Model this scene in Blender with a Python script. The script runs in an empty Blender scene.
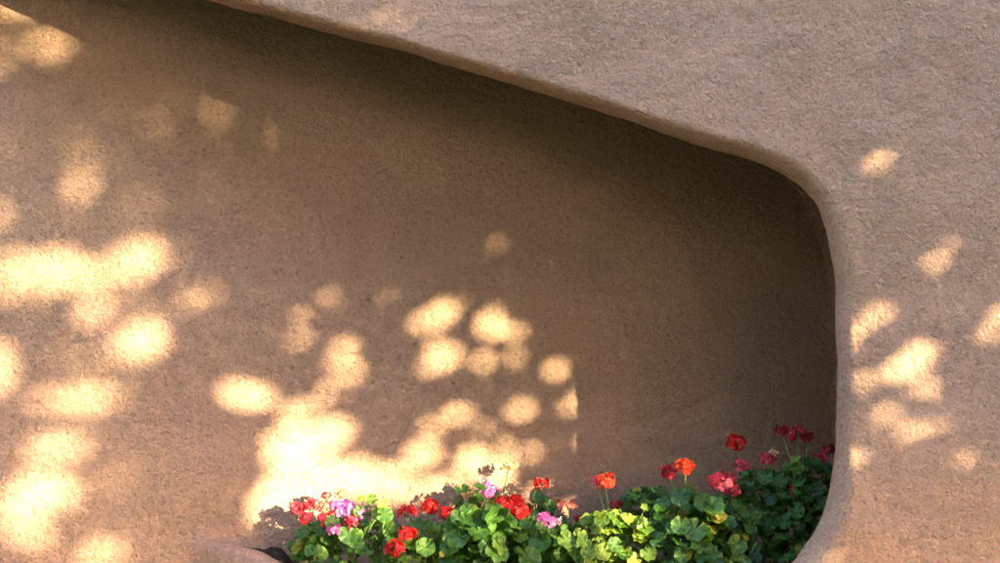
import bpy, math, random
import numpy as np
from mathutils import Vector, Matrix, noise

random.seed(7)
rng = np.random.default_rng(11)
scene = bpy.context.scene
col = scene.collection
R = math.radians

# ------------------------------------------------------------------ measures
S = 0.0026                    # metres per photo pixel on the front face of the wall (Y = 0)
CAM_D = 1600 * S              # camera distance from that face
ZC = 1.42                     # camera height
CX, CY = 430.0, 430.0         # photo pixel straight ahead of the camera


def P(px, py, Y=0.0):
    """The point of depth Y that the photo shows at pixel (px, py)."""
    k = S * (1 + Y / CAM_D)
    return Vector(((px - CX) * k, Y, ZC + (CY - py) * k))


def depth(X):
    """How far the back of the niche lies behind the front face."""
    return max(0.0, 0.65 + 0.235 * (X - 0.411))


SUN = Vector((1.0, -1.0, 0.25)).normalized()      # towards the sun


# ------------------------------------------------------------------ helpers
def tag(o, label=None, cat=None, group=None, kind=None):
    if label: o['label'] = label
    if cat: o['category'] = cat
    if group: o['group'] = group
    if kind: o['kind'] = kind
    return o


def empty(name, loc):
    o = bpy.data.objects.new(name, None)
    col.objects.link(o)
    o.location = loc
    return o


def mesh_obj(name, verts, faces, mat, parent=None, smooth=True, attr=None):
    me = bpy.data.meshes.new(name)
    me.from_pydata([tuple(v) for v in verts], [], faces)
    me.update()
    if smooth:
        me.polygons.foreach_set('use_smooth', [True] * len(me.polygons))
    if attr:
        for k, vals in attr.items():
            a = me.attributes.new(k, 'FLOAT', 'POINT')
            a.data.foreach_set('value', vals)
    o = bpy.data.objects.new(name, me)
    col.objects.link(o)
    if mat: me.materials.append(mat)
    if parent: o.parent = parent
    return o


class MB:
    """collects pieces of one mesh"""
    def __init__(self):
        self.v, self.f, self.a = [], [], []

    def add(self, verts, faces, a=None):
        n = len(self.v)
        self.v += [tuple(q) for q in verts]
        self.f += [tuple(i + n for i in f) for f in faces]
        self.a += list(a) if a is not None else [0.0] * len(verts)

    def tube(self, pts, r0, r1, n=6):
        pts = [Vector(p) for p in pts]
        vs, fs = [], []
        for i, p in enumerate(pts):
            d = (pts[min(i + 1, len(pts) - 1)] - pts[max(i - 1, 0)]).normalized()
            ref = Vector((0, 0, 1)) if abs(d.z) < 0.9 else Vector((1, 0, 0))
            u = d.cross(ref).normalized(); w = d.cross(u)
            t = i / (len(pts) - 1)
            r = r0 + (r1 - r0) * t
            for k in range(n):
                a = 2 * math.pi * k / n
                vs.append(p + u * (r * math.cos(a)) + w * (r * math.sin(a)))
        for i in range(len(pts) - 1):
            for k in range(n):
                k2 = (k + 1) % n
                fs.append((i * n + k, i * n + k2, (i + 1) * n + k2, (i + 1) * n + k))
        fs.append(tuple(range(n - 1, -1, -1)))
        m = (len(pts) - 1) * n
        fs.append(tuple(range(m, m + n)))
        self.add(vs, fs)

    def build(self, name, mat, origin=Vector((0, 0, 0)), parent=None, smooth=True, attr=None):
        vs = [Vector(v) - origin for v in self.v]
        return mesh_obj(name, vs, self.f, mat, parent, smooth, {attr: self.a} if attr else None)


# ------------------------------------------------------------------ materials
def new_mat(name):
    m = bpy.data.materials.new(name)
    m.use_nodes = True
    nt = m.node_tree
    return m, nt, nt.nodes, nt.links, nt.nodes['Principled BSDF']


def ramp(nodes, stops):
    n = nodes.new('ShaderNodeValToRGB')
    el = n.color_ramp.elements
    while len(el) < len(stops): el.new(0.5)
    for e, (p, c) in zip(el, stops):
        e.position = p
        e.color = c if len(c) == 4 else (*c, 1)
    return n


def noise_node(nodes, links, vec, scale, detail=4, rough=0.55, dist=0.0):
    n = nodes.new('ShaderNodeTexNoise')
    n.inputs['Scale'].default_value = scale
    n.inputs['Detail'].default_value = detail
    n.inputs['Roughness'].default_value = rough
    n.inputs['Distortion'].default_value = dist
    links.new(vec, n.inputs['Vector'])
    return n


def mapping(nodes, links, src, scale, rot=(0, 0, 0), loc=(0, 0, 0)):
    n = nodes.new('ShaderNodeMapping')
    n.inputs['Scale'].default_value = scale
    n.inputs['Rotation'].default_value = rot
    n.inputs['Location'].default_value = loc
    links.new(src, n.inputs['Vector'])
    return n.outputs['Vector']


def math_node(nodes, links, op, a, b):
    n = nodes.new('ShaderNodeMath')
    n.operation = op
    for i, q in enumerate((a, b)):
        if isinstance(q, (int, float)): n.inputs[i].default_value = q
        else: links.new(q, n.inputs[i])
    return n.outputs[0]


def mix_col(nodes, links, fac, a, b, mode='MIX'):
    n = nodes.new('ShaderNodeMix')
    n.data_type = 'RGBA'
    n.blend_type = mode
    for s, q in ((n.inputs[0], fac), (n.inputs[6], a), (n.inputs[7], b)):
        if isinstance(q, (int, float)): s.default_value = q
        elif isinstance(q, tuple): s.default_value = (*q, 1)
        else: links.new(q, s)
    return n.outputs[2]


def stucco_material():
    m, nt, nd, ln, bs = new_mat('stucco')
    tc = nd.new('ShaderNodeTexCoord').outputs['Object']
    big = noise_node(nd, ln, tc, 1.7, 3)
    mid = noise_node(nd, ln, tc, 7.0, 4, 0.6)
    # tan to pinkish brown clouds
    c1 = ramp(nd, [(0.3, STUCCO[0]), (0.7, STUCCO[1])])
    ln.new(big.outputs[0], c1.inputs[0])
    c2 = ramp(nd, [(0.38, (0, 0, 0)), (0.68, (1, 1, 1))])
    ln.new(mid.outputs[0], c2.inputs[0])
    base = mix_col(nd, ln, math_node(nd, ln, 'MULTIPLY', c2.outputs[0], 0.45), c1.outputs[0], STUCCO[2])
    # crumbly trowelled grain: short wrinkles in two directions, and grit
    warp = noise_node(nd, ln, tc, 26, 2)
    vm = nd.new('ShaderNodeVectorMath'); vm.operation = 'MULTIPLY_ADD'
    ln.new(warp.outputs[1], vm.inputs[0]); vm.inputs[1].default_value = (0.03, 0.03, 0.03); ln.new(tc, vm.inputs[2])
    v = vm.outputs[0]
    s1 = noise_node(nd, ln, mapping(nd, ln, v, (80, 90, 118), rot=(0, R(8), 0)), 1.0, 5, 0.72, 0.2)
    s2 = noise_node(nd, ln, mapping(nd, ln, v, (150, 120, 85), rot=(0, R(-22), 0), loc=(3, 1, 7)), 1.0, 5, 0.66, 0.2)
    grit = noise_node(nd, ln, tc, 240, 3, 0.6)
    lump = noise_node(nd, ln, tc, 42, 4, 0.62, 0.3)
    # dark straw and dirt caught in the pits
    pit = ramp(nd, [(0.24, (1, 1, 1)), (0.46, (0, 0, 0))])
    ln.new(s1.outputs[0], pit.inputs[0])
    pit2 = ramp(nd, [(0.24, (1, 1, 1)), (0.42, (0, 0, 0))])
    ln.new(s2.outputs[0], pit2.inputs[0])
    pits = math_node(nd, ln, 'MAXIMUM', pit.outputs[0], pit2.outputs[0])
    base = mix_col(nd, ln, math_node(nd, ln, 'MULTIPLY', pits, 0.62), base, STUCCO[3])
    hi = ramp(nd, [(0.55, (0, 0, 0)), (0.75, (1, 1, 1))])
    ln.new(s2.outputs[0], hi.inputs[0])
    base = mix_col(nd, ln, math_node(nd, ln, 'MULTIPLY', hi.outputs[0], 0.35), base, STUCCO[4])
    g = ramp(nd, [(0.3, (0.85, 0.85, 0.85)), (0.7, (1.11, 1.11, 1.11))])
    ln.new(grit.outputs[0], g.inputs[0])
    base = mix_col(nd, ln, 1.0, base, g.outputs[0], 'MULTIPLY')
    # sparse red-brown specks
    sp = nd.new('ShaderNodeTexVoronoi'); sp.inputs['Scale'].default_value = 34
    ln.new(v, sp.inputs['Vector'])
    spr = ramp(nd, [(0.09, (1, 1, 1)), (0.16, (0, 0, 0))])
    ln.new(sp.outputs['Distance'], spr.inputs[0])
    base = mix_col(nd, ln, math_node(nd, ln, 'MULTIPLY', spr.outputs[0], 0.4), base, (0.16, 0.075, 0.055))
    ln.new(base, bs.inputs['Base Color'])
    bs.inputs['Roughness'].default_value = 0.95
    bs.inputs['Specular IOR Level'].default_value = 0.15
    h = math_node(nd, ln, 'MULTIPLY', s1.outputs[0], 1.0)
    h = math_node(nd, ln, 'ADD', h, math_node(nd, ln, 'MULTIPLY', s2.outputs[0], 0.8))
    h = math_node(nd, ln, 'ADD', h, math_node(nd, ln, 'MULTIPLY', grit.outputs[0], 0.3))
    h = math_node(nd, ln, 'ADD', h, math_node(nd, ln, 'MULTIPLY', lump.outputs[0], 2.0))
    h = math_node(nd, ln, 'SUBTRACT', h, math_node(nd, ln, 'MULTIPLY', pits, 0.35))
    b = nd.new('ShaderNodeBump')
    area = noise_node(nd, ln, mapping(nd, ln, tc, (1, 1, 1.8), rot=(0, R(25), 0), loc=(9, 2, 4)), 3.2, 3, 0.55, 0.8)
    ar = ramp(nd, [(0.32, (0.68, 0.68, 0.68)), (0.66, (1.1, 1.1, 1.1))])
    ln.new(area.outputs[0], ar.inputs[0])
    h = math_node(nd, ln, 'MULTIPLY', h, ar.outputs[0])
    b.inputs['Strength'].default_value = 0.9
    b.inputs['Distance'].default_value = 0.011
    ln.new(h, b.inputs['Height'])
    ln.new(b.outputs[0], bs.inputs['Normal'])
    return m


STUCCO = [(0.44, 0.248, 0.168), (0.47, 0.260, 0.198), (0.42, 0.225, 0.174), (0.14, 0.066, 0.048), (0.52, 0.335, 0.235)]


def leafy_material(name, dark, light, trans, tmix=0.35, rough=0.45, zone=False, spread=1.0):
    """thin leaves or petals: each island its own tone, light shining through"""
    m, nt, nd, ln, bs = new_mat(name)
    geo = nd.new('ShaderNodeNewGeometry')
    r = ramp(nd, [(0.0, dark), (1.0, light)])
    ln.new(geo.outputs['Random Per Island'], r.inputs[0])
    c = r.outputs[0]
    tc = nd.new('ShaderNodeTexCoord').outputs['Object']
    n = noise_node(nd, ln, tc, 90, 3)
    nr = ramp(nd, [(0.3, (0.8, 0.8, 0.8)), (0.7, (1.15, 1.15, 1.15))])
    ln.new(n.outputs[0], nr.inputs[0])
    c = mix_col(nd, ln, 1.0, c, nr.outputs[0], 'MULTIPLY')
    if zone:
        at = nd.new('ShaderNodeAttribute'); at.attribute_name = 'radial'
        zr = ramp(nd, [(0.0, (1.25, 1.2, 1.1)), (0.4, (0.95, 0.95, 0.95)), (0.62, (0.72, 0.74, 0.72)), (0.82, (1.05, 1.05, 1.0)), (1.0, (1.25, 1.2, 1.05))])
        ln.new(at.outputs['Fac'], zr.inputs[0])
        c = mix_col(nd, ln, 1.0, c, zr.outputs[0], 'MULTIPLY')
    ln.new(c, bs.inputs['Base Color'])
    bs.inputs['Roughness'].default_value = rough
    bs.inputs['Specular IOR Level'].default_value = 0.35
    t = nd.new('ShaderNodeBsdfTranslucent')
    tcx = mix_col(nd, ln, 0.6, c, trans)
    ln.new(tcx, t.inputs['Color'])
    mx = nd.new('ShaderNodeMixShader'); mx.inputs[0].default_value = tmix
    ln.new(bs.outputs[0], mx.inputs[1]); ln.new(t.outputs[0], mx.inputs[2])
    ln.new(mx.outputs[0], nd['Material Output'].inputs[0])
    return m


def plain_material(name, dark, light, scale=20, rough=0.9, bump=0.0, dist=0.01):
    m, nt, nd, ln, bs = new_mat(name)
    tc = nd.new('ShaderNodeTexCoord').outputs['Object']
    n = noise_node(nd, ln, tc, scale, 6, 0.65)
    r = ramp(nd, [(0.3, dark), (0.7, light)])
    ln.new(n.outputs[0], r.inputs[0])
    ln.new(r.outputs[0], bs.inputs['Base Color'])
    bs.inputs['Roughness'].default_value = rough
    bs.inputs['Specular IOR Level'].default_value = 0.2
    if bump:
        b = nd.new('ShaderNodeBump'); b.inputs['Strength'].default_value = bump; b.inputs['Distance'].default_value = dist
        ln.new(n.outputs[0], b.inputs['Height']); ln.new(b.outputs[0], bs.inputs['Normal'])
    return m


M_STUCCO = stucco_material()
M_SOIL = plain_material('soil', (0.012, 0.008, 0.006), (0.045, 0.029, 0.020), 60, 1.0, 1.0, 0.02)
M_GROUND = plain_material('lawn', (0.025, 0.035, 0.012), (0.05, 0.065, 0.022), 3, 0.95, 0.3, 0.02)
M_BARK = plain_material('bark', (0.06, 0.045, 0.035), (0.16, 0.12, 0.09), 25, 0.95, 0.8, 0.02)
M_STEM = plain_material('green_stem', (0.07, 0.12, 0.03), (0.14, 0.20, 0.06), 30, 0.6)
M_TREELEAF = leafy_material('tree_leaf', (0.03, 0.05, 0.015), (0.06, 0.09, 0.03), (0.06, 0.09, 0.02), 0.04)
LEAF = {
    'mid': leafy_material('geranium_leaf', (0.012, 0.050, 0.006), (0.085, 0.160, 0.018), (0.15, 0.30, 0.02), 0.38, 0.5, True),
    'bluish': leafy_material('geranium_leaf_deep', (0.010, 0.046, 0.008), (0.060, 0.130, 0.022), (0.12, 0.25, 0.03), 0.32, 0.5, True),
    'lime': leafy_material('geranium_leaf_sunlit_lime', (0.04, 0.10, 0.010), (0.19, 0.24, 0.030), (0.32, 0.38, 0.04), 0.42, 0.5, True),  # sunlit yellow-green put into the colour; also mixed in as leaf variety
    'yellow': leafy_material('geranium_leaf_yellow', (0.22, 0.18, 0.03), (0.38, 0.34, 0.05), (0.5, 0.45, 0.05), 0.4, 0.5, True),
}
PET = {
    'red': leafy_material('red_petal', (0.42, 0.004, 0.006), (0.62, 0.012, 0.012), (0.7, 0.02, 0.01), 0.3, 0.55),
    'orange': leafy_material('orange_red_petal', (0.58, 0.022, 0.010), (0.70, 0.075, 0.02), (0.75, 0.09, 0.02), 0.3, 0.55),
    'coral': leafy_material('coral_petal', (0.45, 0.012, 0.04), (0.58, 0.045, 0.07), (0.75, 0.16, 0.12), 0.3, 0.55),
    'salmon': leafy_material('salmon_petal', (0.62, 0.09, 0.08), (0.70, 0.22, 0.14), (0.75, 0.30, 0.18), 0.3, 0.55),
    'lilac': leafy_material('lilac_pink_petal', (0.52, 0.08, 0.40), (0.66, 0.24, 0.58), (0.75, 0.30, 0.55), 0.3, 0.55),
    'magenta': leafy_material('magenta_pink_petal', (0.55, 0.06, 0.30), (0.66, 0.20, 0.48), (0.7, 0.12, 0.35), 0.3, 0.55),
    'rose': leafy_material('rose_red_petal', (0.48, 0.012, 0.045), (0.66, 0.09, 0.13), (0.66, 0.06, 0.09), 0.3, 0.55),
    'crimson': leafy_material('crimson_petal', (0.26, 0.004, 0.016), (0.40, 0.012, 0.035), (0.4, 0.01, 0.02), 0.25, 0.55),
    'faded': leafy_material('faded_petal', (0.48, 0.24, 0.10), (0.68, 0.46, 0.28), (0.7, 0.4, 0.2), 0.3, 0.6),
    'blush': leafy_material('blush_petal', (0.70, 0.38, 0.40), (0.78, 0.60, 0.58), (0.75, 0.5, 0.48), 0.3, 0.6),
}

# ------------------------------------------------------------------ the stucco wall
INNER = [(-520, -211), (-200, -119), (0, -61), (240, 8), (352, 38), (400, 51), (440, 64), (520, 87), (600, 112.5), (657, 131),
         (718, 150.5), (751, 160), (780, 172.5), (800, 187), (816.5, 205.5), (827, 232), (833, 264), (835.5, 290), (836, 340),
         (836, 400), (835, 440), (833.5, 462), (830, 490), (823, 516), (812, 539), (795, 562), (770, 583), (735, 600), (690, 610),
         (640, 614), (560, 616)]
OFFS = [8, 8, 8, 9, 9, 10, 10, 10, 11, 11, 12, 13, 14, 14, 14, 14, 14, 14, 14, 15, 15, 17, 20, 22, 25, 28, 28, 26, 24, 20, 18]
XL, XR, ZT, ZB = -3.3, 3.5, 3.25, -0.12


def prism(rings, cap0=True):
    """closed shell through rings of equal length, given front to back"""
    n = len(rings[0])
    vs = [p for r in rings for p in r]
    fs = []
    for i in range(len(rings) - 1):
        for k in range(n):
            k2 = (k + 1) % n
            fs.append((i * n + k, i * n + k2, (i + 1) * n + k2, (i + 1) * n + k))
    m = (len(rings) - 1) * n
    fs.append(tuple(range(n - 1, -1, -1)))
    fs.append(tuple(range(m, m + n)))
    return vs, fs


def offset_path(pts, offs, amount):
    out = []
    for i, (x, y) in enumerate(pts):
        a = pts[max(0, i - 1)]; b = pts[min(len(pts) - 1, i + 1)]
        tx, ty = b[0] - a[0], b[1] - a[1]
        l = math.hypot(tx, ty)
        nx, ny = ty / l, -tx / l          # away from the opening
        out.append((x + nx * offs[i] * amount, y + ny * offs[i] * amount))
    return out


def xz(pts):
    return [((x - CX) * S, ZC + (CY - y) * S) for x, y in pts]


bm = MB()
# (a) the front skin with its rounded lip, 16 cm deep
loops = []
for amt, Y in ((1.0, 0.0), (0.72, 0.009), (0.38, 0.034), (0.10, 0.060), (0.0, 0.080), (0.0, 0.115)):
    kk = 1 + Y / CAM_D
    amt *= 1.15
    path = [(x * kk, ZC + (z - ZC) * kk) for x, z in xz(offset_path(INNER, OFFS, amt))]
    path[0] = (XL, path[0][1])
    loop = path + [(path[-1][0], ZB), (XR, ZB), (XR, ZT), (XL, ZT)]
    loops.append([(x, Y, z) for x, z in loop])
bm.add(*prism(loops))
# (b) the mass behind it: top and right side, back to the niche wall
deep = xz([p for p in INNER if p[1] < 445 or p[0] < 0][:21])
deep = [(x, z + 0.006) if x < 1.0 else (x + 0.006, z) for x, z in deep]
deep[0] = (XL, deep[0][1])
loop = deep + [(deep[-1][0], ZB), (XR, ZB), (XR, ZT), (XL, ZT)]
rings = []
src = [p for p in INNER if p[1] < 445 or p[0] < 0][:21]
for off, back in ((-0.28, None), (-0.28, 0.10), (-0.27, 0.055), (-0.25, 0.022), (-0.21, 0.0), (-0.21, None)):
    pth = xz(offset_path(src, [1] * len(src), -off / S))
    pth[0] = (XL, pth[0][1])
    lp = pth + [(pth[-1][0], ZB), (XR, ZB), (XR, ZT), (XL, ZT)]
    n_p = len(pth)
    ring = []
    for i, (x, z) in enumerate(lp):
        fr = 0.10
        y = (fr if off == -0.28 else 1.35) if back is None else max(fr + 0.002 * (0.25 - back), depth(x) - back)
        ring.append((x, y, z))
    rings.append(ring)
bm.add(*prism(rings))
# (c) the back of the niche, coming forward until it is flush with the front at the left
xs = [XL + (XR - XL) * i / 60 for i in range(61)]
vs, fs = [], []
for X in xs:
    d = depth(X)
    vs += [(X, d, ZB), (X, 1.4, ZB), (X, 1.4, ZT), (X, d, ZT)]
for i in range(60):
    for k in range(4):
        k2 = (k + 1) % 4
        fs.append((i * 4 + k, i * 4 + k2, (i + 1) * 4 + k2, (i + 1) * 4 + k))
fs += [(0, 1, 2, 3), (243, 242, 241, 240)]
bm.add(vs, fs)
# (d) the planter front: bows out of the niche wall at the left and runs into the front skin
rim = [(-0.78, 0.51, -0.296), (-0.69, 0.462, -0.304), (-0.61, 0.422, -0.314), (-0.503, 0.352, -0.338), (-0.42, 0.29, -0.368), (-0.33, 0.23, -0.402),
       (-0.23, 0.175, -0.443), (-0.12, 0.125, -0.459), (0.0, 0.095, -0.470), (0.15, 0.080, -0.478), (0.30, 0.076, -0.482), (0.45, 0.075, -0.484)]
rv, rf = [], []
NP = 0
for i, (x, y, z) in enumerate(rim):
    a = rim[max(0, i - 1)]; b = rim[min(len(rim) - 1, i + 1)]
    t = Vector((b[0] - a[0], b[1] - a[1], 0)).normalized()
    n = Vector((t.y, -t.x, 0))          # outwards, to the viewer
    hw = 0.052 if i > 1 else 0.056
    prof = [(1.05, ZB - ZC - z), (1.05, -0.022), (0.92, -0.004), (0.5, 0.002), (-0.4, -0.004), (-0.9, -0.012), (-1.05, -0.03), (-1.05, ZB - ZC - z)]
    NP = len(prof)
    for o, dz in prof:
        rv.append((x + n.x * hw * o, y + n.y * hw * o, ZC + z + dz))
for i in range(len(rim) - 1):
    for k in range(NP):
        k2 = (k + 1) % NP
        rf.append((i * NP + k, i * NP + k2, (i + 1) * NP + k2, (i + 1) * NP + k))
rf += [tuple(range(NP - 1, -1, -1)), tuple(range((len(rim) - 1) * NP, len(rim) * NP))]
bm.add(rv, rf)

raw = bm.build('raw_wall', None)
import bmesh
b_ = bmesh.new(); b_.from_mesh(raw.data); bmesh.ops.recalc_face_normals(b_, faces=b_.faces); b_.to_mesh(raw.data); b_.free()
mod = raw.modifiers.new('r', 'REMESH'); mod.mode = 'VOXEL'; mod.voxel_size = 0.010
mod = raw.modifiers.new('s', 'SMOOTH'); mod.factor = 0.5; mod.iterations = 4
dg = bpy.context.evaluated_depsgraph_get()
ev = raw.evaluated_get(dg)
me = ev.to_mesh()
nv = len(me.vertices)
co = np.empty(nv * 3, np.float32); me.vertices.foreach_get('co', co); co = co.reshape(-1, 3)
nr = np.empty(nv * 3, np.float32); me.vertices.foreach_get('normal', nr); nr = nr.reshape(-1, 3)
loops_ = np.empty(len(me.loops), np.int32); me.loops.foreach_get('vertex_index', loops_)
quads = loops_.reshape(-1, 4)
ev.to_mesh_clear()
bpy.data.objects.remove(raw)
# hand-trowelled unevenness
for i in range(nv):
    if co[i, 1] > 1.2: continue
    p = Vector(co[i])
    d = 0.007 * noise.noise(p * 2.3) + 0.0032 * noise.noise(p * 8.0 + Vector((5, 1, 2))) + 0.0014 * noise.noise(p * 22.0) + 0.0012 * noise.noise(p * 55.0)
    co[i] += nr[i] * d
tmp = bpy.data.meshes.new('tmp'); tmp.from_pydata(co.tolist(), [], quads.tolist()); tmp.update()
tmp.vertices.foreach_get('normal', nr.ravel())
vn = np.empty(nv * 3, np.float32); tmp.vertices.foreach_get('normal', vn); vn = vn.reshape(-1, 3)
bpy.data.meshes.remove(tmp)
cen = co[quads].mean(1)
dep = np.maximum(0, 0.65 + 0.235 * (cen[:, 0] - 0.411))
is_pl = (cen[:, 0] > -0.76) & (cen[:, 0] < 0.44) & (cen[:, 2] < ZC - 0.27) & (cen[:, 1] < dep - 0.012)
zedge = np.interp(cen[:, 0], [p[0] for p in xz(INNER[:20])], [p[1] for p in xz(INNER[:20])])
is_bk = (~is_pl) & (np.abs(cen[:, 1] - dep) < 0.03) & (cen[:, 0] < 1.30) & (cen[:, 2] < zedge + 0.25)
wall = empty('stucco_wall', (0, 0, 0))
tag(wall, 'pinkish brown rough stucco wall with a deep slant-topped niche and built-in planter', 'wall')
for name, mask in (('front_wall', ~(is_pl | is_bk)), ('niche_wall', is_bk), ('planter_rim', is_pl)):
    q = quads[mask]
    used, inv = np.unique(q, return_inverse=True)
    m = bpy.data.meshes.new(name)
    m.from_pydata(co[used].tolist(), [], inv.reshape(-1, 4).tolist())
    m.update()
    m.polygons.foreach_set('use_smooth', [True] * len(m.polygons))
    m.normals_split_custom_set_from_vertices(vn[used].tolist())
    m.materials.append(M_STUCCO)
    o = bpy.data.objects.new(name, m); col.objects.link(o); o.parent = wall

# ------------------------------------------------------------------ ground and soil
mesh_obj('ground', [(-3000, -3000, 0), (3000, -3000, 0), (3000, 3000, 0), (-3000, 3000, 0)], [(0, 1, 2, 3)], M_GROUND, smooth=False)
tag(bpy.data.objects['ground'], 'dark green lawn in front of the wall', 'ground', kind='structure')

SOIL_Z = ZC - 0.55
nx, ny = 70, 36
sv, sf = [], []
RX, RY, RZ = [r[0] for r in rim], [r[1] for r in rim], [r[2] for r in rim]
for i in range(nx + 1):
    X = -0.60 + 2.00 * i / nx
    y0 = float(np.interp(X, RX, RY)) + 0.01
    y1 = depth(X) + 0.10
    brim = ZC + float(np.interp(X, RX, RZ)) - 0.030
    t = max(0.0, min(1.0, (-0.22 - X) / 0.20))
    z = SOIL_Z + (brim - SOIL_Z) * t
    for j in range(ny + 1):
        Y = y0 + (y1 - y0) * j / ny
        w_ = t * (0.018 + 0.055 * j / ny * max(0.0, min(1.0, (X + 0.53) / 0.09)))
        sv.append((X, Y, z + w_ + (0.010 + 0.010 * (1 - t)) * noise.noise(Vector((X, Y, 0)) * 14) + 0.008 * noise.noise(Vector((X, Y, 3)) * 45)))
for i in range(nx):
    for j in range(ny):
        a = i * (ny + 1) + j
        sf.append((a, a + ny + 1, a + ny + 2, a + 1))
tag(mesh_obj('soil', sv, sf, M_SOIL), 'dark soil inside the built-in planter', 'soil', kind='structure')

# ------------------------------------------------------------------ geraniums
def leaf_shape(rad, seed):
    """round scalloped leaf with a notch at its stalk; flat in XY, stalk at the origin side -Y"""
    r_ = random.Random(seed)
    n = 37
    lob = r_.choice((5, 6, 7))
    vs, fs, at = [(0, 0, 0)], [], [0.0]
    cup = r_.uniform(0.05, 0.40); fold = r_.uniform(-0.25, 0.35); ph = r_.uniform(0, 6.28)
    droop = r_.uniform(-0.1, 0.35)
    for ring, q in enumerate((0.36, 0.70, 1.0)):
        for k in range(n):
            th = math.radians(-170 + 340 * k / (n - 1))
            rr = 1.0 - 0.07 * (0.5 - 0.5 * math.cos(lob * th)) if ring == 2 else 1.0
            if ring == 2: rr += 0.05 * math.cos(lob * 3 * th + 0.4)
            e = min(1.0, (170 - abs(math.degrees(th))) / 40 + 0.72)
            rr *= e
            x = math.sin(th) * q * rr; y = math.cos(th) * q * rr
            z = cup * q * q * 0.6 + fold * abs(x) * 0.5 - droop * max(0, y) ** 2 + 0.10 * q * q * math.sin(lob * th + ph) + r_.uniform(-.02, .02) * q
            vs.append((x * rad, y * rad, z * rad)); at.append(q)
    for k in range(n - 1):
        fs.append((0, 1 + k, 2 + k))
    for ring in range(2):
        a = 1 + ring * n; b = a + n
        for k in range(n - 1):
            fs.append((a + k, b + k, b + k + 1, a + k + 1))
    return vs, fs, at


def put_leaf(mb, p, normal, heading, rad):
    vs, fs, at = leaf_shape(rad, random.random())
    n = normal.normalized()
    h = (heading - n * heading.dot(n)).normalized()
    s = h.cross(n)
    mb.add([p + s * v[0] + h * v[1] + n * v[2] for v in vs], fs, at)


def petal(mb, c, n, d, L, w):
    """one petal starting near c, pointing along d, facing n"""
    s = d.cross(n).normalized()
    lift = random.uniform(0.05, 0.45)
    def q(t, o, up): return c + d * (L * t) + s * (w * o) + n * (L * up)
    vs = [q(0.08, 0, 0), q(0.45, -0.38, lift * .35), q(0.45, 0.38, lift * .35), q(0.45, 0, lift * .22),
          q(0.82, -0.5, lift * .7 - .05), q(0.84, 0.5, lift * .7 - .05), q(0.85, 0, lift * .55), q(1.0, -0.24, lift * .75), q(1.0, 0.24, lift * .75)]
    mb.add(vs, [(0, 3, 1), (0, 2, 3), (1, 3, 6, 4), (3, 2, 5, 6), (4, 6, 7), (6, 8, 7), (6, 5, 8)])


def head_mesh(mb, c, rad, up, count=None, ragged=0.0):
    """an umbel: a flattened, uneven dome of separate five-petalled florets"""
    count = count or max(8, int(27 * (rad / 0.033) ** 1.3))
    up = up.normalized()
    ref = Vector((1, 0, 0)) if abs(up.x) < 0.8 else Vector((0, 1, 0))
    u = up.cross(ref).normalized(); w = up.cross(u)
    lop = Vector((random.uniform(-.3, .3), random.uniform(-.2, .2), 0))
    for i in range(count):
        ca = 1 - 1.35 * (i + 0.5) / count
        a = i * 2.39996 + random.uniform(-.5, .5)
        sa = math.sqrt(max(0, 1 - ca * ca))
        n = (up * ca * 0.72 + u * (sa * math.cos(a)) + w * (sa * math.sin(a)) + lop * .3)
        pos = c + n * rad * (0.78 + random.uniform(-.28, .20) + ragged * random.uniform(-.5, .5)) - up * rad * 0.05
        nn = (n.normalized() + Vector((random.uniform(-1, 1), random.uniform(-1, 1), random.uniform(-1, 1))) * (0.5 + ragged)).normalized()
        ref = Vector((0, 0, 1)) if abs(nn.z) < 0.9 else Vector((1, 0, 0))
        pu = nn.cross(ref).normalized(); pw = nn.cross(pu)
        a0 = random.uniform(0, 6.28)
        L = random.uniform(0.0095, 0.0145) * (0.75 + 0.25 * rad / 0.03)
        for k in range(5):
            if random.random() < ragged + .06: continue
            t = a0 + k * 1.2566 + random.uniform(-.22, .22)
            petal(mb, pos, nn, pu * math.cos(t) + pw * math.sin(t), L * random.uniform(.8, 1.1), L * random.uniform(.75, .98))


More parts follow.
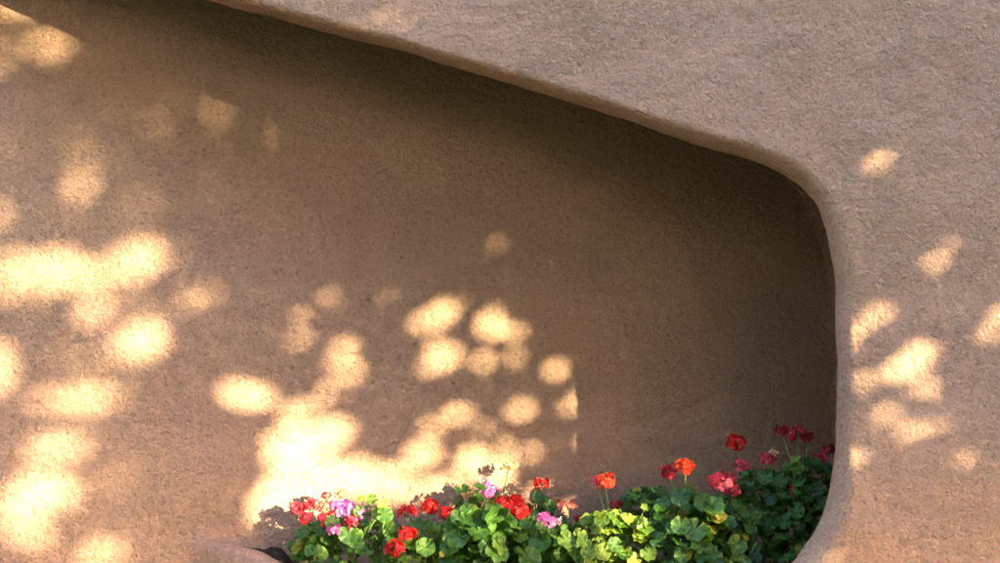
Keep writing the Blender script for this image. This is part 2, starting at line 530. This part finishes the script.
def geranium(label, base_px, Y, top, leafmat, heads, n_leaf, yspan=0.10, rads=(0.011, 0.029), extra=()):
    """base_px: middle of the plant in photo pixels; top: outline of its leaves as pixel points (x, y);
    heads: (px, py, radius in px, colour, depth offset, raggedness)"""
    base = P(base_px, 560, Y); base.z = SOIL_Z + 0.13 * max(0.0, min(1.0, (-0.22 - base.x) / 0.20)) - 0.01
    root = empty('geranium_plant', base)
    tag(root, label, 'geranium', 'geraniums growing in the planter')
    stems, fol = MB(), {leafmat: MB()}
    x0, x1 = top[0][0], top[-1][0]
    # a few woody stems
    nodes_ = []
    for k in range(5):
        px = x0 + (x1 - x0) * (k + 0.5) / 5 + random.uniform(-6, 6)
        ty = np.interp(px, [t[0] for t in top], [t[1] for t in top])
        tip = P(px, ty + 28, Y + random.uniform(-.5, .5) * yspan)
        mid = base.lerp(tip, 0.5) + Vector((random.uniform(-.02, .02), random.uniform(-.02, .02), 0.0))
        st = base + Vector((random.uniform(-.03, .03), random.uniform(-.02, .02), 0))
        stems.tube([st, st.lerp(mid, .5) + Vector((0, 0, -.01)), mid, tip], 0.0055, 0.0032)
        nodes_ += [mid, tip, mid.lerp(tip, .5)]
    for i in range(int(n_leaf * 3.1)):
        px = random.uniform(x0, x1)
        ty = float(np.interp(px, [t[0] for t in top], [t[1] for t in top]))
        q = random.random() ** 1.5
        py = ty + 3 + q * (630 - ty - 3)
        edge = 1 - abs((px - x0) / (x1 - x0) - 0.5) * 2
        y = Y + random.uniform(-1, 1) * yspan - (0.05 * q)
        p = P(px, py, y)
        if p.z < base.z + 0.03: continue
        lim = depth(p.x) - 0.04
        if p.y > lim: p.y = lim
        rad = random.uniform(*rads) * (0.8 + 0.25 * q)
        out = Vector((p.x - base.x, (p.y - base.y) * 0.8, 0)) * 5
        n = Vector((random.gauss(0, .45), random.gauss(-0.55, .4), random.gauss(0.75, .35))) + out * 0.8
        hd = Vector((random.uniform(-1, 1), random.uniform(-1, .5), random.uniform(-.7, .3))) + out
        tone = leafmat
        if random.random() < 0.03: tone = 'yellow'
        elif random.random() < 0.14: tone = random.choice(('lime', 'mid'))
        put_leaf(fol.setdefault(tone, MB()), p, n, hd, rad)
        nd_ = min(nodes_, key=lambda w: (w - p).length + (0.2 if w.z > p.z else 0))
        m_ = nd_.lerp(p, 0.55) + Vector((0, 0, 0.015))
        stems.tube([nd_, m_, p], 0.0021, 0.0014, 4)
    for (px, py, rad, lm, nrm) in extra:         # single leaves the photo shows clearly: (px, py, radius px, tone, normal)
        fol.setdefault(lm, MB())
        p = P(px, py, Y - yspan * 1.1)
        put_leaf(fol[lm], p, Vector(nrm), Vector((random.uniform(-1.2, 1.2), -.3, random.uniform(-1, .2))), rad * S * 0.78)
        nd_ = min(nodes_, key=lambda w: (w - p).length)
        stems.tube([nd_, nd_.lerp(p, .5) + Vector((0, 0.01, 0)), p], 0.0022, 0.0015, 4)
    for lm, mb in fol.items():
        o = mb.build('foliage', LEAF[lm], base, root, attr='radial')
        if lm != leafmat: o['label'] = {'yellow': 'yellowed leaves', 'lime': 'lime green leaves', 'mid': 'fresh green leaves'}.get(lm, 'deeper green leaves')
    stems.build('stems', M_STEM, base, root)
    for (px, py, rad, colr, dy, rag) in heads:
        y = Y + dy
        c = P(px, py, y)
        y = min(y, depth(c.x) - 0.05); c = P(px, py, y)
        rr = 0.93 * rad * S * (1 + y / CAM_D)
        up = Vector((random.uniform(-.25, .25), -0.45 + random.uniform(-.2, .2), 1))
        mb = MB(); head_mesh(mb, c, rr, up, ragged=rag)
        hd = mb.build('flower_head', PET[colr], c, root)
        hd.location = c - base
        hd['label'] = {'red': 'bright red flower head', 'orange': 'orange red flower head', 'coral': 'coral flower head', 'salmon': 'salmon flower head',
                       'lilac': 'lilac pink flower head', 'magenta': 'magenta pink flower head', 'rose': 'rose red flower head', 'crimson': 'dark crimson flower head',
                       'faded': 'faded tan flower head', 'blush': 'pale pink flower head'}[colr]
        sm = MB()
        nd_ = min(nodes_, key=lambda w: (w - c).length + (0.3 if w.z > c.z - .02 else 0))
        m_ = Vector((nd_.x * .35 + c.x * .65, nd_.y * .4 + c.y * .6, nd_.z * .45 + c.z * .55))
        sm.tube([nd_, m_, c - Vector((0, 0, rr * .25))], 0.0022, 0.0016, 5)
        for k in range(8):                       # the fan of short stalks under the head
            a = k * .785 + random.uniform(-.2, .2)
            sm.tube([c - Vector((0, 0, rr * .3)), c + Vector((math.cos(a) * rr * .55, math.sin(a) * rr * .55, rr * .1))], 0.0009, 0.0007, 3)
        o = sm.build('flower_stalk', M_STEM, c, hd)
    return root


geranium('geranium with coral and lilac pink flowers at the left end of the planter', 338, 0.33,
         [(292, 534), (312, 524), (340, 516), (362, 508), (378, 512)], 'mid',
         [(297, 509, 9, 'coral', 0.02, .05), (313, 506, 9, 'coral', 0.0, .1), (327, 508, 11, 'salmon', -.02, .15), (324, 521, 10, 'coral', -.05, 0),
          (343, 508, 13, 'lilac', -.03, 0), (340, 495, 8, 'salmon', 0.03, .2), (364, 516, 10, 'magenta', -.05, 0), (326, 497, 7, 'crimson', .04, .3), (306, 518, 8, 'coral', -.03, .05), (352, 522, 9, 'rose', -.06, .05), (334, 530, 8, 'magenta', -.08, .1)], 80, 0.07,
         extra=[(372, 500, 9, 'lime', (-.2, -.8, .6)), (384, 506, 10, 'lime', (.3, -.8, .5)), (362, 498, 7, 'yellow', (.1, -.5, .9)), (378, 514, 10, 'lime', (.2, -.8, .5)), (348, 535, 14, 'mid', (.1, -.9, .4))])
geranium('geranium with five small bright red flower heads above mid green leaves', 415, 0.30,
         [(372, 512), (395, 528), (425, 520), (450, 526)], 'mid',
         [(408, 511, 10, 'red', 0.03, 0), (430, 507, 11, 'red', 0.04, 0), (449, 516, 12, 'red', -.02, 0), (407, 534, 11, 'red', -.08, 0), (395, 548, 11, 'red', -.10, 0)], 70, 0.08,
         extra=[(385, 515, 12, 'lime', (0, -.9, .5)), (425, 548, 14, 'mid', (.2, -.9, .4))])
geranium('leafy geranium with magenta pink and faded tan heads near the niche wall', 478, 0.47,
         [(452, 500), (468, 486), (490, 492), (512, 500)], 'mid',
         [(508, 467, 9, 'faded', .06, .3), (489, 491, 12, 'magenta', -.02, .05), (484, 482, 7, 'blush', 0.0, .2), (470, 494, 9, 'faded', -.01, .35)], 45, 0.05,
         extra=[(462, 490, 11, 'bluish', (-.3, -.5, .8)), (480, 486, 10, 'bluish', (.2, -.4, .9))])
geranium('broad leafed geranium with one big bright red flower cluster', 488, 0.30,
         [(446, 524), (470, 506), (495, 512), (520, 522), (532, 530)], 'mid',
         [(505, 505, 12, 'red', 0.0, 0), (518, 512, 14, 'red', -.03, 0), (516, 500, 9, 'red', 0.02, .05)], 75, 0.09, (0.026, 0.042),
         extra=[(458, 538, 16, 'mid', (-.2, -.8, .6)), (478, 532, 15, 'mid', (.1, -.7, .7)), (490, 548, 16, 'mid', (.2, -.9, .4))])
geranium('geranium with a lilac pink flower head low between its leaves', 552, 0.33,
         [(526, 520), (540, 512), (556, 522), (580, 524)], 'mid',
         [(545, 520, 11, 'magenta', -.06, 0), (556, 524, 7, 'blush', -.06, .3), (568, 507, 10, 'salmon', .02, .3), (586, 520, 7, 'crimson', 0.03, .1)], 65, 0.09,
         extra=[(540, 543, 16, 'mid', (-.1, -.8, .6)), (566, 540, 14, 'lime', (.2, -.8, .5))])
geranium('geranium with a single small red head beside the niche wall', 545, 0.52,
         [(522, 506), (538, 492), (552, 500), (566, 510)], 'bluish',
         [(542, 484, 8, 'red', 0.0, .1), (552, 505, 9, 'crimson', .02, .3)], 32, 0.05)
geranium('geranium with sunlight put into its yellow-green leaf colour and an orange red head on a tall stalk', 612, 0.26,
         [(580, 524), (598, 510), (620, 512), (645, 522), (656, 534)], 'lime',
         [(605, 482, 11, 'orange', 0.06, 0), (597, 481, 7, 'rose', 0.08, .1), (616, 505, 7, 'crimson', .10, .1), (583, 520, 8, 'crimson', .12, .1)], 52, 0.07, (0.020, 0.034),
         extra=[(628, 518, 9, 'lime', (.1, -.7, .8)), (634, 560, 10, 'yellow', (.1, -.9, .4)), (602, 520, 11, 'lime', (-.3, -.8, .6)), (645, 508, 7, 'lime', (.3, -.6, .7))])  # bright extra leaves carry sunlit blotches in their colour
geranium('dark leafed geranium with no flowers in the shade behind the one with sunlit leaf colour', 645, 0.50,
         [(614, 505), (632, 488), (650, 485), (672, 492)], 'bluish', [], 60, 0.07)
geranium('geranium with an orange red and a crimson head over pale bluish leaves', 690, 0.25,
         [(655, 505), (672, 492), (690, 486), (712, 500), (730, 512)], 'bluish',
         [(685, 466, 10, 'orange', 0.0, 0), (668, 472, 9, 'crimson', .08, .05)], 85, 0.09, (0.020, 0.036),
         extra=[(680, 497, 13, 'bluish', (-.1, -.9, .3)), (695, 530, 17, 'bluish', (-.1, -.9, .35)), (712, 512, 14, 'lime', (.1, -.6, .8)), (737, 545, 14, 'mid', (.3, -.8, .5)), (685, 553, 10, 'lime', (.1, -.9, .3))])
geranium('geranium with one big rose red head between pale edged petals', 724, 0.30,
         [(700, 506), (720, 497), (745, 505), (756, 515)], 'bluish',
         [(722, 482, 16, 'rose', 0.0, .0), (731, 490, 11, 'rose', .02, 0)], 45, 0.08)
geranium('tall geranium with several rose and red heads towards the right corner', 755, 0.40,
         [(728, 490), (745, 470), (765, 468), (788, 478)], 'bluish',
         [(736, 443, 12, 'red', 0.04, 0), (742, 466, 9, 'rose', 0, .05), (757, 478, 11, 'crimson', .02, .05), (768, 459, 9, 'rose', -.02, .05), (748, 486, 7, 'crimson', .02, .1), (773, 453, 4, 'faded', -.02, .2)], 85, 0.08)
geranium('dark crimson geranium pressed into the right corner of the niche', 806, 0.38,
         [(780, 472), (795, 452), (822, 462), (838, 470)], 'bluish',
         [(782, 431, 8, 'crimson', 0.06, .1), (797, 434, 11, 'crimson', 0.05, .1), (808, 437, 7, 'crimson', .07, .2), (818, 461, 11, 'rose', 0.0, .05), (830, 451, 9, 'crimson', 0.04, .1), (795, 488, 6, 'rose', -.06, .1)], 80, 0.10)

# ------------------------------------------------------------------ the tree the sunlight falls through
# openings in the crown, each named by where its patch of sun lands: (px, py, half width, half height, turn in degrees)
ON_NICHE = [
    (55, 272, 22, 14, 0), (98, 274, 14, 8, 0), (138, 259, 18, 13, 15), (20, 262, 8, 5, 0), (92, 314, 7, 6, 0), (8, 285, 8, 7, 0), (-8, 370, 14, 18, 0),
    (142, 343, 24, 10, 22), (82, 185, 6.5, 4, 0), (-6, 215, 8, 5, 0), (42, 45, 9, 3.2, 35), (10, 56, 6, 2.5, 0), (14, -2, 16, 6, 0),
    (192, 305, 7, 3, 0), (212, 292, 5, 3, 0), (198, 352, 7, 2.5, 30), (95, 397, 28, 3.2, 3), (45, 402, 8, 3, 0), (62, 447, 26, 6, 5), (42, 492, 28, 11, 0), (20, 510, 14, 12, 0), (30, 535, 8, 6, 0),
    (100, 555, 16, 6, 25), (219, 108, 8, 2.2, -28), (275, 135, 4, 2, 0), 
    (300, 318, 5, 4, 0), (297, 340, 9, 3, 0), (345, 350, 9, 6, 60), (352, 372, 8, 6, 0), (332, 362, 4, 3, 0), (332, 297, 7, 2.5, 0), (385, 307, 9, 3, 25), (330, 388, 6, 3, 0),
    (442, 314, 13, 8, 35), (420, 323, 6, 5, 0), (464, 301, 6, 3, 0), (492, 327, 12, 7, 0), (515, 332, 8, 3.5, 0), (490, 312, 5, 3, 0),
    (447, 357, 13, 7, 20), (427, 368, 6, 4, 0), (436, 345, 6, 4, 0), (484, 361, 6.5, 5, 0), (513, 356, 6, 3.2, 10), (557, 370, 9, 5, 20), (570, 407, 5, 4, 0),
    (522, 411, 8, 6, 0), (495, 246, 9, 2.4, 0), (548, 269, 4, 2.4, 0), (460, 415, 9, 6, 0), (433, 426, 8, 4, 0), (482, 428, 6, 3.5, 0),
    (248, 396, 25, 9, -14), (298, 412, 16, 6, 0), (322, 398, 5, 2.5, 0), (345, 408, 4, 2.5, 0),
    (306, 441, 34, 12, 0), (336, 430, 15, 10, 0), (278, 455, 12, 7, 0), (348, 473, 38, 11, -4), (300, 470, 20, 9, 0), (398, 474, 13, 7, 0), (423, 454, 14, 9, 0), (278, 490, 16, 14, 0), (262, 508, 8, 14, 0),
    (315, 495, 30, 8, 0), (368, 490, 20, 6, 0), (473, 462, 14, 13, 30), (505, 446, 5, 3.5, 0), (531, 452, 6, 4, 0), (440, 486, 20, 4.5, 0), (492, 478, 14, 8, 0), (404, 494, 15, 5, 0), (506, 464, 6, 5, 0), (292, 528, 3, 2, 0), (280, 520, 3, 2, 0),
]
ON_FRONT = [
    (880, 162, 7.5, 5.5, 0), (936, 263, 9, 5, 35), (948, 244, 6, 5, 0), (990, 331, 7, 3, 0), (1003, 314, 7, 6, 0), (882, 311, 7, 4.5, 0), (861, 326, 6.5, 5, 0), (899, 323, 6, 4, 0),
    (902, 371, 14, 8, 0), (919, 355, 10, 10, 0), (927, 383, 7, 5, 0), (867, 379, 7, 5.5, 0), (930, 405, 7, 3.5, 0), (888, 414, 7, 4.5, 0), (912, 430, 8, 4.5, 10), (938, 424, 6, 3.5, 0),
    (963, 486, 5.5, 3.5, 0), (975, 490, 3, 2, 0), (964, 462, 4, 3, 0), (856, 492, 3.5, 5, 0), (386, 23, 5.5, 3, 0), (402, 14, 5, 3, 0), (840, 205, 3, 2.5, 0), (826, 556, 5, 4, 0), (455, 57, 6, 1.8, -15),
    (820, 90, 3, 1.5, 0), (935, 72, 3, 1.5, 0), (950, 345, 3, 2.5, 0),
]
ON_PLANTS = [   # with the depth of the plants they fall on
    (605, 520, 22, 16, 0, 0.24), (628, 522, 18, 10, 0, 0.22), (612, 545, 14, 16, 0, 0.22), (635, 556, 14, 8, 0, 0.2), (605, 482, 9, 7, 0, 0.32), (685, 466, 8, 7, 0, 0.25), (722, 482, 8, 6, 0, 0.28),
    (313, 508, 26, 10, 0, 0.33), (345, 508, 22, 12, 0, 0.30), (375, 503, 16, 14, 0, 0.30), (364, 520, 14, 10, 0, 0.27), (430, 512, 10, 6, 0, 0.32), (449, 518, 9, 6, 0, 0.28),
    (488, 488, 14, 8, 0, 0.45), (470, 530, 14, 9, 0, 0.25), (495, 525, 12, 8, 0, 0.24), (512, 508, 9, 6, 0, 0.28), (545, 520, 9, 6, 0, 0.27), (566, 510, 9, 9, 0, 0.30), (568, 540, 9, 9, 0, 0.24), (395, 535, 9, 8, 0, 0.22),
    (425, 545, 10, 8, 0, 0.22), (340, 540, 12, 8, 0, 0.26), (712, 508, 7, 6, 0, 0.2), (695, 528, 8, 7, 0, 0.2), (540, 482, 7, 6, 0, 0.5), (480, 555, 8, 6, 0, 0.2), (768, 460, 5, 4, 0, 0.3),
]
sun = np.array(SUN)
CRN = np.array((0.2, 0.3, 1.85)) + sun * 8.2


def to_px(X, Y, Z):
    k = S * (1 + Y / CAM_D)
    return CX + X / k, CY - (Z - ZC) / k


def in_openings(pts):
    """pts (n, 3): does the ray from the sun through each point end in one of the patches?"""
    hit = np.zeros(len(pts), bool)
    def test(x, y, specs):
        for (cx, cy, a, b, rot) in specs:
            t = math.radians(rot); c, s = math.cos(t), math.sin(t)
            dx, dy = x - cx, -(y - cy)
            u, v = dx * c + dy * s, -dx * s + dy * c
            hit[:] |= (u / a) ** 2 + (v / b) ** 2 < 1
    # niche wall: Y = c0 + 0.235 X
    c0 = 0.65 - 0.235 * 0.411
    t = (pts[:, 1] - c0 - 0.235 * pts[:, 0]) / (sun[1] - 0.235 * sun[0])
    q = pts - t[:, None] * sun
    test(*to_px(q[:, 0], q[:, 1], q[:, 2]), ON_NICHE)
    q = pts - (pts[:, 1] / sun[1])[:, None] * sun
    test(*to_px(q[:, 0], q[:, 1], q[:, 2]), ON_FRONT)
    for sp in ON_PLANTS:
        q = pts - ((pts[:, 1] - sp[5]) / sun[1])[:, None] * sun
        test(*to_px(q[:, 0], q[:, 1], q[:, 2]), [sp[:5]])
    return hit


uax = np.cross((0, 0, 1), sun); uax /= np.linalg.norm(uax)
vax = np.cross(sun, uax)


def crown_leaves(cen, n, length, width, lim):
    a = rng.uniform(-1, 1, (n, 3))
    # rounded, uneven outline
    rr = (np.abs(a[:, 0]) ** 2.6 + np.abs(a[:, 1]) ** 2.6 + np.abs(a[:, 2]) ** 2.6 * 0.3) ** (1 / 2.6)
    ang = np.arctan2(a[:, 1], a[:, 0])
    edge = 1.0 + 0.06 * np.sin(5 * ang + 1) + 0.05 * np.sin(11 * ang)
    a = a[rr < edge]
    c = cen + uax * (a[:, :1] * lim[0]) + vax * (a[:, 1:2] * lim[1]) + sun * (a[:, 2:] * lim[2])
    # thinner clumps towards the outside, away from the niche
    uu = (c @ uax) - (CRN @ uax); vv_ = (c @ vax) - (CRN @ vax)
    q = uu * 4, vv_ * 4.2
    cl = np.sin(q[0] + 1.3 * np.sin(q[1] * 1.7)) * np.sin(q[1] * 1.3 + 1.1 * np.sin(q[0] * 1.2)) + 0.4 * np.sin(q[0] * 3.1 + q[1] * 2.3)
    outer = (np.abs(uu) > 1.4) | (np.abs(vv_) > 1.25)
    c = c[~(outer & (cl > 0.45))]
    m = len(c)
    ax = rng.normal(size=(m, 3)); ax[:, 2] -= 0.4
    ax /= np.linalg.norm(ax, axis=1)[:, None]
    nn = rng.normal(size=(m, 3)) * 0.75 + sun
    side = np.cross(ax, nn); side /= np.linalg.norm(side, axis=1)[:, None]
    up = np.cross(side, ax)
    L = (length * rng.uniform(.75, 1.2, (m, 1))); W = (width * rng.uniform(.8, 1.2, (m, 1)))
    v0 = c - ax * L / 2; v2 = c + ax * L / 2
    v1 = c + side * W / 2 + up * W * .12 - ax * L * .05; v3 = c - side * W / 2 + up * W * .12 - ax * L * .05
    V = np.stack((v0, v1, v2, v3), 1)
    keep = np.ones(m, bool)
    for wts in ((1, 0, 0, 0), (0, 1, 0, 0), (0, 0, 1, 0), (0, 0, 0, 1), (.5, 0, .5, 0), (0, .5, .0, .5), (.5, .5, 0, 0), (0, .5, .5, 0), (0, 0, .5, .5), (.5, 0, 0, .5), (.75, 0, .25, 0), (.25, 0, .75, 0)):
        keep &= ~in_openings((V * np.array(wts)[None, :, None]).sum(1))
    return V[keep]


def shade_tree(label, dist, du, dv, lim, n1, n2):
    cen = CRN + sun * (dist - 8.2) + uax * du + vax * dv
    LV = np.concatenate([crown_leaves(cen, n1, 0.085, 0.045, lim), crown_leaves(cen, n2, 0.040, 0.023, tuple(q * .92 for q in lim))])
    tb = Vector((cen[0] + 0.25, cen[1] - 0.1, 0.0))
    tree = empty('shade_tree', tb)
    tag(tree, label, 'tree')
    me = bpy.data.meshes.new('crown')
    me.from_pydata((LV.reshape(-1, 3) - np.array(tb)).tolist(), [], np.arange(len(LV) * 4).reshape(-1, 4).tolist())
    me.update(); me.materials.append(M_TREELEAF)
    o = bpy.data.objects.new('crown', me); col.objects.link(o); o.parent = tree
    tr = MB()
    h = cen[2] - lim[1] * 0.75
    tr.tube([tb + Vector((0, 0, -.1)), tb + Vector((.03, .02, h * .35)), tb + Vector((-.02, .0, h * .75)), tb + Vector((-.06, .02, h + .03))], 0.14, 0.09, 12)
    fork = tb + Vector((-.06, .02, h))
    for k in range(90):
        a, b, c_ = random.uniform(-.8, .8), random.uniform(-.6, .8), random.uniform(-.7, .7)
        tip = Vector(cen + uax * a * lim[0] + vax * b * lim[1] + sun * c_ * lim[2])
        mid = fork.lerp(tip, .5) + Vector((random.uniform(-.1, .1), random.uniform(-.1, .1), random.uniform(0, .15)))
        pts = [fork, fork.lerp(mid, .5) + Vector((0, 0, .08)), mid, mid.lerp(tip, .5) + Vector((0, 0, .04)), tip]
        chk = np.array([list(pts[i].lerp(pts[i + 1], t)) for i in range(4) for t in np.linspace(0, 1, 12)])
        if any(in_openings(chk + uax * du_ + vax * dv_).any() for du_ in (-.03, -.012, .012, .03) for dv_ in (-.03, -.012, .012, .03)): continue
        tr.tube(pts, 0.03, 0.007, 7)
    tr.build('trunk', M_BARK, tb, tree)


shade_tree('small leafy tree beside the right end of the wall, its crown dappling the niche', 5.4, 0.95, 0.75, (1.6, 2.35, 0.6), 60000, 110000)
shade_tree('leafy tree farther out on the lawn, its crown dappling the left of the wall', 8.4, -0.75, 0.6, (1.75, 2.3, 0.7), 37000, 70000)

# ------------------------------------------------------------------ unseen hedges, added to keep low sky light out of the niche
M_ADDED_HEDGE = leafy_material('added_hedge_leaf', (0.02, 0.035, 0.012), (0.04, 0.065, 0.022), (0.04, 0.07, 0.02), 0.02)


def added_hedge(label, x0, x1, y, h):
    """an added sky-blocking screen: leaves crowding the faces of an uneven block, with its twiggy inside"""
    base = Vector(((x0 + x1) / 2, y, 0))
    root = empty('added_screen_hedge', base); tag(root, label, 'added_hedge', 'added foliage screens blocking low sky')
    n = int((x1 - x0) * h * 420)
    c = np.stack((rng.uniform(x0, x1, n), y + rng.normal(0, .5, n).clip(-.9, .9), h * (1 - rng.random(n) ** 1.1)), 1)
    c[:, 2] += 0.15 * np.sin(c[:, 0] * 2.1) + 0.08 * np.sin(c[:, 0] * 5.3)
    ax = rng.normal(size=(n, 3)); ax /= np.linalg.norm(ax, axis=1)[:, None]
    sd = np.cross(ax, rng.normal(size=(n, 3))); sd /= np.linalg.norm(sd, axis=1)[:, None]
    V = np.stack((c - ax * .085, c + sd * .05, c + ax * .085, c - sd * .05), 1) - np.array(base)
    me = bpy.data.meshes.new('foliage')
    me.from_pydata(V.reshape(-1, 3).tolist(), [], np.arange(n * 4).reshape(-1, 4).tolist()); me.update(); me.materials.append(M_ADDED_HEDGE)
    o = bpy.data.objects.new('foliage', me); col.objects.link(o); o.parent = root
    st = MB()
    x = x0 + .3
    while x < x1:
        st.tube([(x, y, -.05), (x + random.uniform(-.1, .1), y + random.uniform(-.1, .1), h * .5), (x + random.uniform(-.3, .3), y, h * .9)], .05, .015, 6)
        x += random.uniform(.5, .9)
    st.build('stems', M_BARK, base, root)


added_hedge('added very tall dark foliage screen, blocking low sky, across the lawn, facing the niche', -13, 6.3, -8.5, 10)
added_hedge('added very tall dark foliage screen, blocking low sky, across the lawn, off to the right behind the trees', 11.5, 20, -8.5, 10)
added_hedge('added very tall dark foliage screen, blocking low sky, along the left side of the lawn', -9, -5.2, -3.2, 6)

# ------------------------------------------------------------------ light
w = bpy.data.worlds.new('World'); scene.world = w; w.use_nodes = True
nd, ln = w.node_tree.nodes, w.node_tree.links
sky = nd.new('ShaderNodeTexSky'); sky.sky_type = 'NISHITA'; sky.sun_disc = False
EL = math.asin(SUN.z); AZ = math.atan2(SUN.x, SUN.y)
sky.sun_elevation = EL; sky.sun_rotation = AZ
sky.air_density = 1.0; sky.dust_density = 0.6; sky.ozone_density = 1.0
ln.new(sky.outputs[0], nd['Background'].inputs[0])
nd['Background'].inputs[1].default_value = 0.15
sl = bpy.data.lights.new('sun', 'SUN'); sl.energy = 2.0; sl.angle = R(0.65); sl.color = (1.0, 0.95, 0.54)
so = bpy.data.objects.new('sun', sl); col.objects.link(so)
so.rotation_euler = (-SUN).to_track_quat('-Z', 'Y').to_euler(); so.location = (6, -6, 8)

# ------------------------------------------------------------------ camera
cam = bpy.data.cameras.new('camera'); co_ = bpy.data.objects.new('camera', cam); col.objects.link(co_)
co_.location = (0, -CAM_D, ZC); co_.rotation_euler = (R(90), 0, 0)
cam.sensor_fit = 'HORIZONTAL'; cam.sensor_width = 36; cam.lens = 36 * 1600 / 1000
cam.shift_x = (500 - CX) / 1000; cam.shift_y = (CY - 281.5) / 1000
cam.clip_end = 9000; cam.clip_start = 0.05
scene.camera = co_

scene.view_settings.view_transform = 'Standard'; scene.view_settings.look = 'None'
scene.view_settings.gamma = 1.0
scene.view_settings.exposure = 4.52
scene.render.engine = 'CYCLES'
scene.cycles.max_bounces = 8
scene.cycles.diffuse_bounces = 2
scene.cycles.use_denoising = True
scene.cycles.filter_width = 1.7
